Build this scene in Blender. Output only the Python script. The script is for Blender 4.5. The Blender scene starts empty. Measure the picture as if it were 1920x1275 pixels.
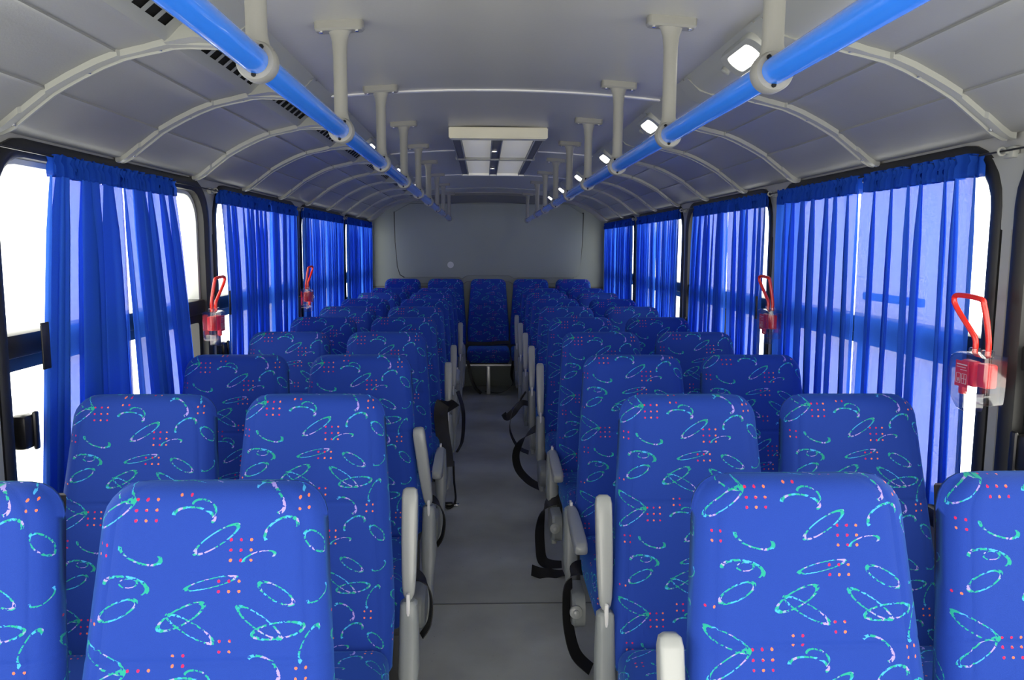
import bpy, bmesh, math, random
from mathutils import Vector, Matrix
random.seed(7)
C = bpy.context.scene.collection
SC = bpy.context.scene

# ------------------------------------------------------------------ camera
CAM = Vector((-0.046, 0.0, 1.41))
F_PX, PITCH, YAW, ROLL = 1464.0, 0.1189, 0.0365, 0.0048
cd = bpy.data.cameras.new('camera'); cam = bpy.data.objects.new('camera', cd); C.objects.link(cam)
cd.sensor_width = 36.0; cd.lens = F_PX / 1920.0 * 36.0; cd.clip_start = 0.02; cd.clip_end = 300
_R = Vector((math.cos(YAW), -math.sin(YAW), 0)); _H = Vector((math.sin(YAW), math.cos(YAW), 0)); _Z = Vector((0, 0, 1))
_F = _H * math.cos(PITCH) - _Z * math.sin(PITCH); _U = _H * math.sin(PITCH) + _Z * math.cos(PITCH)
_R2 = _R * math.cos(ROLL) + _U * math.sin(ROLL); _U2 = _U * math.cos(ROLL) - _R * math.sin(ROLL)
m = Matrix((( _R2.x, _U2.x, -_F.x, CAM.x), (_R2.y, _U2.y, -_F.y, CAM.y), (_R2.z, _U2.z, -_F.z, CAM.z), (0, 0, 0, 1)))
cam.matrix_world = m
SC.camera = cam
# ------------------------------------------------------------------ light, exposure
SKY = 4.6
w = bpy.data.worlds.new('overcast_sky'); SC.world = w; w.use_nodes = True
wn = w.node_tree.nodes; wn['Background'].inputs[0].default_value = (1.0, 0.95, 0.865, 1); wn['Background'].inputs[1].default_value = SKY
SC.view_settings.view_transform = 'Standard'; SC.view_settings.look = 'None'
SC.view_settings.gamma = 1; SC.view_settings.use_curve_mapping = False
SC.view_settings.exposure = 0.06

# ------------------------------------------------------------------ materials
def new_mat(name):
    mt = bpy.data.materials.new(name); mt.use_nodes = True
    return mt, mt.node_tree, mt.node_tree.nodes['Principled BSDF']
def plain(name, col, rough=.5, metal=0, bump=0.0, bscale=300, var=0.0, vscale=6, coat=0, sheen=0):
    mt, nt, b = new_mat(name); N = nt.nodes; Lk = nt.links
    b.inputs['Base Color'].default_value = (*col, 1); b.inputs['Roughness'].default_value = rough; b.inputs['Metallic'].default_value = metal
    b.inputs['Coat Weight'].default_value = coat; b.inputs['Sheen Weight'].default_value = sheen
    tc = N.new('ShaderNodeTexCoord')
    if var:
        n = N.new('ShaderNodeTexNoise'); n.inputs['Scale'].default_value = vscale; n.inputs['Detail'].default_value = 4
        Lk.new(tc.outputs['Object'], n.inputs['Vector'])
        mx = N.new('ShaderNodeMix'); mx.data_type = 'RGBA'
        mx.inputs[6].default_value = (*[c * (1 - var) for c in col], 1); mx.inputs[7].default_value = (*[min(1, c * (1 + var)) for c in col], 1)
        Lk.new(n.outputs['Fac'], mx.inputs[0]); Lk.new(mx.outputs[2], b.inputs['Base Color'])
    if bump:
        n = N.new('ShaderNodeTexNoise'); n.inputs['Scale'].default_value = bscale
        Lk.new(tc.outputs['Object'], n.inputs['Vector'])
        bp = N.new('ShaderNodeBump'); bp.inputs['Strength'].default_value = bump; bp.inputs['Distance'].default_value = .002
        Lk.new(n.outputs['Fac'], bp.inputs['Height']); Lk.new(bp.outputs['Normal'], b.inputs['Normal'])
    return mt
M = {}
M['ceiling'] = plain('painted_ceiling', (.40, .40, .372), .36, bump=.15, bscale=120, var=.03)
M['side'] = plain('grey_plastic_panel', (.275, .28, .268), .42, bump=.12, bscale=200, var=.04)
M['rib'] = plain('light_grey_rib', (.35, .36, .335), .4)
M['trimstrip'] = plain('pale_joint_strip', (.75, .75, .74), .3)
M['wall'] = plain('wall_panel', (.36, .36, .345), .5, var=.03)
M['rear'] = plain('rear_wall_panel', (.27, .305, .28), .5, bump=.2, bscale=60, var=.05, vscale=3)
M['rubber'] = plain('black_rubber', (.012, .012, .013), .45, bump=.1)
M['black'] = plain('black_plastic', (.015, .015, .017), .3)
M['void'] = plain('dark_void', (.004, .004, .004), .9)
M['post'] = plain('grey_cast_plastic', (.25, .25, .232), .45, bump=.1, bscale=250)
M['rail'] = plain('blue_enamel', (.035, .22, .86), .22, coat=.4)
M['cream'] = plain('cream_plastic', (.80, .77, .60), .45)
M['creampanel'] = plain('glowing_cream_panel', (.80, .79, .70), .5, var=.02)
M['creampanel'].node_tree.nodes['Principled BSDF'].inputs['Emission Color'].default_value = (1, .98, .84, 1)   # added emission stands in for daylight through the opaque-built hatch panels
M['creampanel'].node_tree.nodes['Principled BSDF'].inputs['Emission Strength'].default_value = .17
M['hatchrail'] = plain('dark_grey_channel', (.16, .165, .17), .5)
M['arm'] = plain('silver_grey_plastic', (.36, .38, .38), .3, bump=.1, bscale=180, coat=.2)
M['shield'] = plain('grey_shield_plastic', (.27, .295, .30), .35, bump=.12, bscale=150)
M['belt'] = plain('black_webbing', (.012, .012, .014), .45, bump=.3, bscale=900)
M['chrome'] = plain('bright_metal', (.8, .8, .8), .2, metal=1)
M['steel'] = plain('brushed_metal', (.55, .56, .56), .35, metal=.8)
M['red'] = plain('red_enamel', (.85, .03, .02), .25, coat=.4)
M['redbox'] = plain('red_plastic', (.80, .035, .04), .35)
M['whiteprint'] = plain('white_print', (.85, .75, .75), .5)
M['reveal'] = plain('pale_reveal', (.55, .57, .55), .5)
M['backshell'] = plain('dark_seat_shell', (.03, .03, .035), .5)
M['frame'] = plain('dark_seat_frame', (.05, .052, .055), .5)
M['stain'] = plain('pale_paint_stain', (.62, .64, .62), .6)
def emis(name, col, s):
    mt, nt, b = new_mat(name); b.inputs['Base Color'].default_value = (.9, .9, .85, 1)
    b.inputs['Emission Color'].default_value = (*col, 1); b.inputs['Emission Strength'].default_value = s
    return mt
M['lampon'] = emis('lamp_lens', (1, .97, .85), 6.0)
M['lampdim'] = emis('dim_lamp_lens', (1, .97, .85), 2.2)
def glassy(name, tint, gloss, mixf=.06, rough=.03, power=1.0):
    mt = bpy.data.materials.new(name); mt.use_nodes = True; nt = mt.node_tree; N = nt.nodes; N.clear()
    o = N.new('ShaderNodeOutputMaterial'); t = N.new('ShaderNodeBsdfTransparent'); t.inputs[0].default_value = (*tint, 1)
    g = N.new('ShaderNodeBsdfGlossy'); g.inputs['Roughness'].default_value = rough; g.inputs[0].default_value = (*gloss, 1)
    lw = N.new('ShaderNodeLayerWeight'); lw.inputs[0].default_value = .35
    pw = N.new('ShaderNodeMath'); pw.operation = 'POWER'; pw.inputs[1].default_value = power; nt.links.new(lw.outputs['Facing'], pw.inputs[0])
    ma = N.new('ShaderNodeMath'); ma.operation = 'MULTIPLY_ADD'; ma.inputs[1].default_value = .6; ma.inputs[2].default_value = mixf
    mx = N.new('ShaderNodeMixShader')
    nt.links.new(pw.outputs[0], ma.inputs[0]); nt.links.new(ma.outputs[0], mx.inputs[0])
    nt.links.new(t.outputs[0], mx.inputs[1]); nt.links.new(g.outputs[0], mx.inputs[2]); nt.links.new(mx.outputs[0], o.inputs[0])
    return mt
M['glass'] = glassy('window_glass', (.95, .97, .96), (1, 1, 1), .02, .03, 6.0)
M['clear'] = glassy('clear_plastic', (.95, .955, .96), (.9, .9, .9), .08, .10, 1.5)

def curtain_mat(name, hole, head=False):
    mt = bpy.data.materials.new(name); mt.use_nodes = True; nt = mt.node_tree; N = nt.nodes; Lk = nt.links; N.clear()
    o = N.new('ShaderNodeOutputMaterial')
    d = N.new('ShaderNodeBsdfDiffuse'); t = N.new('ShaderNodeBsdfTranslucent'); tr = N.new('ShaderNodeBsdfTransparent')
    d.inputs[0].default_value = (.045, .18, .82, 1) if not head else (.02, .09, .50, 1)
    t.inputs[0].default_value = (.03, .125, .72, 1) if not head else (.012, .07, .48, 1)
    tr.inputs[0].default_value = (1, .95, 1, 1)
    m1 = N.new('ShaderNodeMixShader'); m1.inputs[0].default_value = .36
    m2 = N.new('ShaderNodeMixShader')
    tc = N.new('ShaderNodeTexCoord'); n = N.new('ShaderNodeTexNoise'); n.inputs['Scale'].default_value = 330; n.inputs['Detail'].default_value = 3
    Lk.new(tc.outputs['Object'], n.inputs['Vector'])
    mr = N.new('ShaderNodeMapRange'); mr.inputs['From Min'].default_value = .3; mr.inputs['From Max'].default_value = .7
    mr.inputs['To Min'].default_value = hole * .45; mr.inputs['To Max'].default_value = hole * 1.55
    Lk.new(n.outputs['Fac'], mr.inputs[0])
    # open weave: the gaps close up when the cloth is seen edge-on
    lw = N.new('ShaderNodeLayerWeight'); lw.inputs[0].default_value = .5
    gr = N.new('ShaderNodeMapRange'); gr.inputs['From Min'].default_value = .58; gr.inputs['From Max'].default_value = .80
    gr.inputs['To Min'].default_value = 1; gr.inputs['To Max'].default_value = .03; Lk.new(lw.outputs['Facing'], gr.inputs[0])
    pm_ = N.new('ShaderNodeMath'); pm_.operation = 'MULTIPLY'; Lk.new(mr.outputs[0], pm_.inputs[0]); Lk.new(gr.outputs[0], pm_.inputs[1])
    Lk.new(pm_.outputs[0], m2.inputs[0])
    Lk.new(d.outputs[0], m1.inputs[1]); Lk.new(t.outputs[0], m1.inputs[2])
    Lk.new(m1.outputs[0], m2.inputs[1]); Lk.new(tr.outputs[0], m2.inputs[2]); Lk.new(m2.outputs[0], o.inputs[0])
    return mt
M['curtain'] = curtain_mat('sheer_blue_cloth', .064)
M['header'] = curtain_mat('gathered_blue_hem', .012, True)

def fabric():
    """woven blue moquette: ellipses, hooks and dot groups repeat on a tile laid out on the UV map (metres)"""
    mt, nt, b = new_mat('patterned_blue_moquette'); N = nt.nodes; Lk = nt.links
    TW, TH = .410, .258
    b.inputs['Roughness'].default_value = .85; b.inputs['Sheen Weight'].default_value = .22; b.inputs['Sheen Roughness'].default_value = .4
    b.inputs['Sheen Tint'].default_value = (.10, .50, 1, 1)
    def math_(op, a, b_=None, c=None):
        n = N.new('ShaderNodeMath'); n.operation = op
        for i, v in enumerate((a, b_, c)):
            if v is None: continue
            if hasattr(v, 'links'): Lk.new(v, n.inputs[i])
            else: n.inputs[i].default_value = v
        return n.outputs[0]
    uv = N.new('ShaderNodeUVMap'); uv.uv_map = 'UVMap'
    oi = N.new('ShaderNodeObjectInfo')
    sep = N.new('ShaderNodeSeparateXYZ'); Lk.new(uv.outputs[0], sep.inputs[0])
    r = oi.outputs['Random']
    jx = math_('MULTIPLY', r, .03); r2 = math_('FRACT', math_('MULTIPLY', r, 17.3)); jy = math_('MULTIPLY', r2, .04)
    # slight wobble of the weave
    nz = N.new('ShaderNodeTexNoise'); nz.inputs['Scale'].default_value = 260; nz.inputs['Detail'].default_value = 1
    Lk.new(uv.outputs[0], nz.inputs['Vector'])
    wob = math_('MULTIPLY', math_('SUBTRACT', nz.outputs['Fac'], .5), .0022)
    px = math_('FLOORED_MODULO', math_('ADD', math_('ADD', sep.outputs[0], jx), wob), TW)
    py = math_('FLOORED_MODULO', math_('ADD', math_('ADD', sep.outputs[1], jy), wob), TH)
    P = N.new('ShaderNodeCombineXYZ'); Lk.new(px, P.inputs[0]); Lk.new(py, P.inputs[1])
    P = P.outputs[0]
    u = .000335
    total = None
    # (cx, cy, rx, ry, angle, part) in weave units; part: 0 closed, 1 upper half, -1 lower half
    mot = [(235, 60, 105, 48, -8, 1), (250, 42, 42, 20, 0, 0), (630, 45, 118, 20, 13, 0), (935, 95, 92, 32, -30, 0),
           (205, 165, 95, 34, 25, 0), (500, 195, 115, 36, 28, 0), (545, 250, 122, 28, -30, 0),
           (860, 225, 122, 30, -35, 0), (950, 262, 118, 36, 8, 0),
           (140, 385, 122, 32, -26, 0), (150, 505, 125, 30, 33, 0), (540, 510, 95, 42, -6, 1), (585, 470, 58, 34, -18, 1),
           (885, 435, 84, 48, -35, 1), (650, 615, 118, 30, 33, 0), (950, 575, 84, 50, 32, 1),
           (1100, 330, 88, 36, 62, 1), (1125, 640, 78, 34, -42, 0), (300, 680, 100, 40, -20, -1), (1140, 110, 60, 30, 20, -1), (850, 700, 75, 26, 15, 1)]
    for (cx, cy, rx, ry, ang, part) in mot:
        mp = N.new('ShaderNodeMapping'); mp.vector_type = 'TEXTURE'
        mp.inputs['Location'].default_value = (cx * u, TH - cy * u, 0); mp.inputs['Rotation'].default_value = (0, 0, math.radians(ang))
        mp.inputs['Scale'].default_value = (rx * u, ry * u, 1)
        Lk.new(P, mp.inputs['Vector'])
        ln = N.new('ShaderNodeVectorMath'); ln.operation = 'LENGTH'; Lk.new(mp.outputs[0], ln.inputs[0])
        v = math_('COMPARE', ln.outputs['Value'], 1.0, .10)
        if part:
            dt = N.new('ShaderNodeVectorMath'); dt.operation = 'DOT_PRODUCT'; Lk.new(mp.outputs[0], dt.inputs[0]); dt.inputs[1].default_value = (.25, part, 0)
            v = math_('MULTIPLY', v, math_('GREATER_THAN', dt.outputs['Value'], -.28))
        total = v if total is None else math_('MAXIMUM', total, v)
    # broken stitches
    ds = N.new('ShaderNodeTexNoise'); ds.inputs['Scale'].default_value = 210; ds.inputs['Detail'].default_value = 0; Lk.new(P, ds.inputs['Vector'])
    total = math_('MULTIPLY', math_('MULTIPLY', total, .85), math_('GREATER_THAN', ds.outputs['Fac'], .385))
    dots = None
    for (cx, cy, nx, ny) in [(495, 392, 2, 2), (705, 330, 2, 2), (318, 480, 3, 3), (110, 665, 2, 2), (765, 665, 3, 3), (1060, 455, 2, 2), (715, 60, 3, 2), (40, 232, 3, 1)]:
        sp = .0158
        mp = N.new('ShaderNodeMapping'); mp.vector_type = 'TEXTURE'
        mp.inputs['Location'].default_value = (cx * u - nx * sp / 2, TH - cy * u - ny * sp / 2, 0); mp.inputs['Scale'].default_value = (sp, sp, 1)
        Lk.new(P, mp.inputs['Vector'])
        sb = N.new('ShaderNodeVectorMath'); sb.operation = 'SUBTRACT'; Lk.new(mp.outputs[0], sb.inputs[0]); sb.inputs[1].default_value = (nx / 2, ny / 2, 0)
        ab = N.new('ShaderNodeVectorMath'); ab.operation = 'ABSOLUTE'; Lk.new(sb.outputs[0], ab.inputs[0])
        s2 = N.new('ShaderNodeSeparateXYZ'); Lk.new(ab.outputs[0], s2.inputs[0])
        box = math_('MULTIPLY', math_('LESS_THAN', s2.outputs[0], nx / 2), math_('LESS_THAN', s2.outputs[1], ny / 2))
        fr = N.new('ShaderNodeVectorMath'); fr.operation = 'FRACTION'; Lk.new(mp.outputs[0], fr.inputs[0])
        s3 = N.new('ShaderNodeVectorMath'); s3.operation = 'DISTANCE'; Lk.new(fr.outputs[0], s3.inputs[0]); s3.inputs[1].default_value = (.5, .5, 0)
        v = math_('MULTIPLY', box, math_('LESS_THAN', s3.outputs['Value'], .15))
        dots = v if dots is None else math_('MAXIMUM', dots, v)
    cn = N.new('ShaderNodeTexNoise'); cn.inputs['Scale'].default_value = 45; cn.inputs['Detail'].default_value = 1; Lk.new(P, cn.inputs['Vector'])
    cr = N.new('ShaderNodeValToRGB'); cr.color_ramp.interpolation = 'LINEAR'
    e = cr.color_ramp.elements
    e[0].position = .36; e[0].color = (.07, .50, .95, 1); e[1].position = .66; e[1].color = (.48, .36, .95, 1)
    for p_, c_ in ((.42, (.05, .52, .85, 1)), (.46, (.01, .42, .28, 1)), (.58, (.01, .46, .26, 1)), (.62, (.42, .38, .85, 1))):
        q = cr.color_ramp.elements.new(p_); q.color = c_
    Lk.new(cn.outputs['Fac'], cr.inputs[0])
    dc = N.new('ShaderNodeMix'); dc.data_type = 'RGBA'; dc.inputs[6].default_value = (.62, .01, .10, 1); dc.inputs[7].default_value = (.90, .20, .10, 1)
    cn2 = N.new('ShaderNodeTexNoise'); cn2.inputs['Scale'].default_value = 30; Lk.new(P, cn2.inputs['Vector'])
    Lk.new(math_('GREATER_THAN', cn2.outputs['Fac'], .5), dc.inputs[0])
    tx = N.new('ShaderNodeTexNoise'); tx.inputs['Scale'].default_value = 900; tx.inputs['Detail'].default_value = 3; Lk.new(uv.outputs[0], tx.inputs['Vector'])
    bc = N.new('ShaderNodeMix'); bc.data_type = 'RGBA'; bc.inputs[6].default_value = (.003, .029, .29, 1); bc.inputs[7].default_value = (.007, .062, .44, 1)
    Lk.new(tx.outputs['Fac'], bc.inputs[0])
    a = N.new('ShaderNodeMix'); a.data_type = 'RGBA'; Lk.new(total, a.inputs[0]); Lk.new(bc.outputs[2], a.inputs[6]); Lk.new(cr.outputs[0], a.inputs[7])
    c = N.new('ShaderNodeMix'); c.data_type = 'RGBA'; Lk.new(dots, c.inputs[0]); Lk.new(a.outputs[2], c.inputs[6]); Lk.new(dc.outputs[2], c.inputs[7])
    Lk.new(c.outputs[2], b.inputs['Base Color'])
    bp = N.new('ShaderNodeBump'); bp.inputs['Strength'].default_value = .35; bp.inputs['Distance'].default_value = .001
    Lk.new(tx.outputs['Fac'], bp.inputs['Height']); Lk.new(bp.outputs['Normal'], b.inputs['Normal'])
    return mt
M['fabric'] = fabric()

def floor_mat():
    mt, nt, b = new_mat('speckled_vinyl'); N = nt.nodes; Lk = nt.links
    tc = N.new('ShaderNodeTexCoord')
    n = N.new('ShaderNodeTexNoise'); n.inputs['Scale'].default_value = 3.2; n.inputs['Detail'].default_value = 5; Lk.new(tc.outputs['Object'], n.inputs['Vector'])
    r = N.new('ShaderNodeValToRGB'); r.color_ramp.elements[0].position = .35; r.color_ramp.elements[0].color = (.46, .475, .44, 1)
    r.color_ramp.elements[1].position = .62; r.color_ramp.elements[1].color = (.59, .61, .565, 1); Lk.new(n.outputs['Fac'], r.inputs[0])
    v = N.new('ShaderNodeTexVoronoi'); v.inputs['Scale'].default_value = 32; Lk.new(tc.outputs['Object'], v.inputs['Vector'])
    lt = N.new('ShaderNodeMath'); lt.operation = 'LESS_THAN'; lt.inputs[1].default_value = .045; Lk.new(v.outputs['Distance'], lt.inputs[0])
    mx = N.new('ShaderNodeMix'); mx.data_type = 'RGBA'; Lk.new(lt.outputs[0], mx.inputs[0]); Lk.new(r.outputs[0], mx.inputs[6]); mx.inputs[7].default_value = (.12, .13, .13, 1)
    Lk.new(mx.outputs[2], b.inputs['Base Color']); b.inputs['Roughness'].default_value = .42
    bp = N.new('ShaderNodeBump'); bp.inputs['Strength'].default_value = .2; bp.inputs['Distance'].default_value = .002
    n2 = N.new('ShaderNodeTexNoise'); n2.inputs['Scale'].default_value = 220; Lk.new(tc.outputs['Object'], n2.inputs['Vector']); Lk.new(n2.outputs['Fac'], bp.inputs['Height'])
    Lk.new(bp.outputs['Normal'], b.inputs['Normal'])
    return mt
M['floor'] = floor_mat()

# ------------------------------------------------------------------ helpers
def mesh_of(bm, name, m, smooth=True, autos=True):
    bmesh.ops.recalc_face_normals(bm, faces=bm.faces)
    me = bpy.data.meshes.new(name); bm.to_mesh(me); bm.free()
    me.materials.append(m)
    if smooth:
        me.polygons.foreach_set('use_smooth', [True] * len(me.polygons))
        if autos:
            try: me.set_sharp_from_angle(angle=math.radians(38))
            except Exception: pass
    return me
def obj(name, bm, m, parent=None, smooth=True):
    me = mesh_of(bm, name, m, smooth) if isinstance(bm, bmesh.types.BMesh) else bm
    o = bpy.data.objects.new(name, me); C.objects.link(o)
    if parent: o.parent = parent
    return o
def empty(name, loc=(0, 0, 0), rz=0):
    o = bpy.data.objects.new(name, None); o.empty_display_size = .05; o.location = loc; o.rotation_euler = (0, 0, rz); C.objects.link(o); return o
def tag(o, label, cat, group=None):
    o['label'] = label; o['category'] = cat
    if group: o['group'] = group
    return o
def struct(o): o['kind'] = 'structure'; return o
def bx(bm, x0, x1, y0, y1, z0, z1, bev=0.0, seg=2):
    r = bmesh.ops.create_cube(bm, size=1)
    vs = r['verts']
    for v in vs:
        v.co = Vector(((x0 + x1) / 2 + v.co.x * (x1 - x0), (y0 + y1) / 2 + v.co.y * (y1 - y0), (z0 + z1) / 2 + v.co.z * (z1 - z0)))
    if bev:
        es = set(e for v in vs for e in v.link_edges)
        bmesh.ops.bevel(bm, geom=list(es), offset=bev, segments=seg, profile=.5, affect='EDGES')
    return bm
def box(x0, x1, y0, y1, z0, z1, bev=0.0, seg=2):
    return bx(bmesh.new(), x0, x1, y0, y1, z0, z1, bev, seg)
def loft(bm, rings, closed=True, caps=True):
    R = [[bm.verts.new(p) for p in r] for r in rings]; n = len(R[0])
    for a, b_ in zip(R, R[1:]):
        for i in range(n if closed else n - 1):
            j = (i + 1) % n
            try: bm.faces.new((a[i], a[j], b_[j], b_[i]))
            except ValueError: pass
    if caps and closed:
        bm.faces.new(R[0][::-1]); bm.faces.new(R[-1])
    return R
def tube(bm, pts, rad, n=12, caps=True, closed=False):
    pts = [Vector(p) for p in pts]; rings = []; up = None
    for i, p in enumerate(pts):
        a = pts[i - 1] if i else (pts[-1] if closed else p); b_ = pts[(i + 1) % len(pts)] if (i < len(pts) - 1 or closed) else p
        t = (b_ - a).normalized()
        if up is None: up = t.orthogonal().normalized()
        up = (up - t * up.dot(t)).normalized(); s = t.cross(up)
        r = rad[i] if isinstance(rad, (list, tuple)) else rad
        rings.append([p + up * math.cos(2 * math.pi * k / n) * r + s * math.sin(2 * math.pi * k / n) * r for k in range(n)])
    if closed: rings.append(rings[0])
    if closed:
        loft(bm, rings[:-1], True, False)
        # close
        bm.verts.ensure_lookup_table(); tot = len(bm.verts); nr = len(rings) - 1; base = tot - nr * n
        for k in range(n):
            j = (k + 1) % n
            bm.faces.new((bm.verts[base + (nr - 1) * n + k], bm.verts[base + (nr - 1) * n + j], bm.verts[base + j], bm.verts[base + k]))
    else: loft(bm, rings, True, caps)
    return bm
def smoothpath(pts, n=6):
    P = [Vector(p) for p in pts]; out = []
    for i in range(len(P) - 1):
        p0 = P[max(i - 1, 0)]; p1 = P[i]; p2 = P[i + 1]; p3 = P[min(i + 2, len(P) - 1)]
        for k in range(n):
            t = k / n
            out.append(.5 * ((2 * p1) + (-p0 + p2) * t + (2 * p0 - 5 * p1 + 4 * p2 - p3) * t * t + (-p0 + 3 * p1 - 3 * p2 + p3) * t ** 3))
    out.append(P[-1]); return out
def rrect(hw, hh, r, n=5):
    """rounded rectangle loop, counter-clockwise"""
    o = []
    for cx, cy, a0 in ((hw - r, hh - r, 0), (-hw + r, hh - r, 90), (-hw + r, -hh + r, 180), (hw - r, -hh + r, 270)):
        for k in range(n + 1):
            a = math.radians(a0 + 90 * k / n); o.append((cx + r * math.cos(a), cy + r * math.sin(a)))
    return o
def disc(bm, c, axis, r, h, n=14, bev=True):
    c = Vector(c); a = Vector(axis).normalized()
    prof = [(-h / 2, r), (h / 2 - r * .15, r), (h / 2, r * .8)] if bev else [(-h / 2, r), (h / 2, r)]
    u = a.orthogonal().normalized(); v = a.cross(u)
    loft(bm, [[c + a * t + (u * math.cos(2 * math.pi * k / n) + v * math.sin(2 * math.pi * k / n)) * rr for k in range(n)] for t, rr in prof])
    return bm
def ribbon(bm, pts, widths, wdirs, th=.0016):
    """flat webbing: path, width and width direction at each point"""
    n = len(pts); P = [Vector(p) for p in pts]; rings = []
    for i, p in enumerate(P):
        t = (P[min(i + 1, n - 1)] - P[max(i - 1, 0)]).normalized()
        wd = Vector(wdirs[i]); wd = (wd - t * wd.dot(t)).normalized(); nn = t.cross(wd)
        w2 = widths[i] / 2
        rings.append([p + wd * w2 + nn * th, p - wd * w2 + nn * th, p - wd * w2 - nn * th, p + wd * w2 - nn * th])
    loft(bm, rings); return bm
def belt(pts, wd0=(0, 1, 0), wd1=None, width=.046, twist=0):
    P = smoothpath(pts, 6); n = len(P); wd1 = wd1 or wd0
    W = [Vector(wd0).lerp(Vector(wd1), min(1, max(0, (i / (n - 1) - .12) * 3))) for i in range(n)]
    return ribbon(bmesh.new(), P, [width] * n, W)

HW = 1.20           # inner half width of the body
Y0, Y1 = -0.62, 8.10 # front and rear of what is built
# ------------------------------------------------------------------ floor
fl = struct(obj('floor', box(-HW - .05, HW + .05, Y0, Y1 + .1, -.06, 0), M['floor'], smooth=False))
jt = bmesh.new(); bx(jt, -.36, .40, 2.955, 2.962, 0, .0022); obj('floor_joint', jt, M['hatchrail'], fl)
# low step under the bench
rb = struct(obj('trim_1', box(-HW + .002, HW - .002, 7.86, 7.90, 0, .30, .004), M['rear'])); 

# ------------------------------------------------------------------ side walls with windows
ZT, ZB = 1.66, .66
PIL = {-1: [-.62, .34, 1.845, 3.355, 4.93, 6.49, 8.04], 1: [-.62, .30, 1.825, 3.315, 4.81, 6.37, 8.0]}
def loop_yz(y0, y1, z0, z1, r, n=6):
    cy, cz = (y0 + y1) / 2, (z0 + z1) / 2
    return [(cy + a, cz + b_) for a, b_ in rrect((y1 - y0) / 2, (z1 - z0) / 2, r, n)]
def outer_of(lp, y0, y1, z0, z1):
    """project a loop on the surrounding rectangle"""
    cy, cz = (y0 + y1) / 2, (z0 + z1) / 2; res = []
    n = len(lp); q = n // 4
    cor = [(y1, z1), (y0, z1), (y0, z0), (y1, z0)]
    for i, (a, b_) in enumerate(lp):
        c = i // q; k = i % q; last = q - 1
        y, z = cor[c]
        # first half of each corner arc runs along one side, second half along the other
        f = k / last
        if c == 0: p = (y1, b_) if f < .5 else ((a, z1) if f > .5 else cor[0])
        elif c == 1: p = (a, z1) if f < .5 else ((y0, b_) if f > .5 else cor[1])
        elif c == 2: p = (y0, b_) if f < .5 else ((a, z0) if f > .5 else cor[2])
        else: p = (a, z0) if f < .5 else ((y1, b_) if f > .5 else cor[3])
        res.append(p)
    return res
WN = [0]
def ring_prof(bm, loopf, prof, s):
    """sweep (inset, depth) profile round a rounded rectangle; depth measured from the wall face into the cabin"""
    rings = []
    for ins, dep in prof:
        rings.append([(s * (HW - dep), a, b_) for a, b_ in loopf(ins)])
    R = loft(bm, rings + [rings[0]], True, False)
    bmesh.ops.remove_doubles(bm, verts=bm.verts, dist=1e-6)
WALLS = {}
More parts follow.
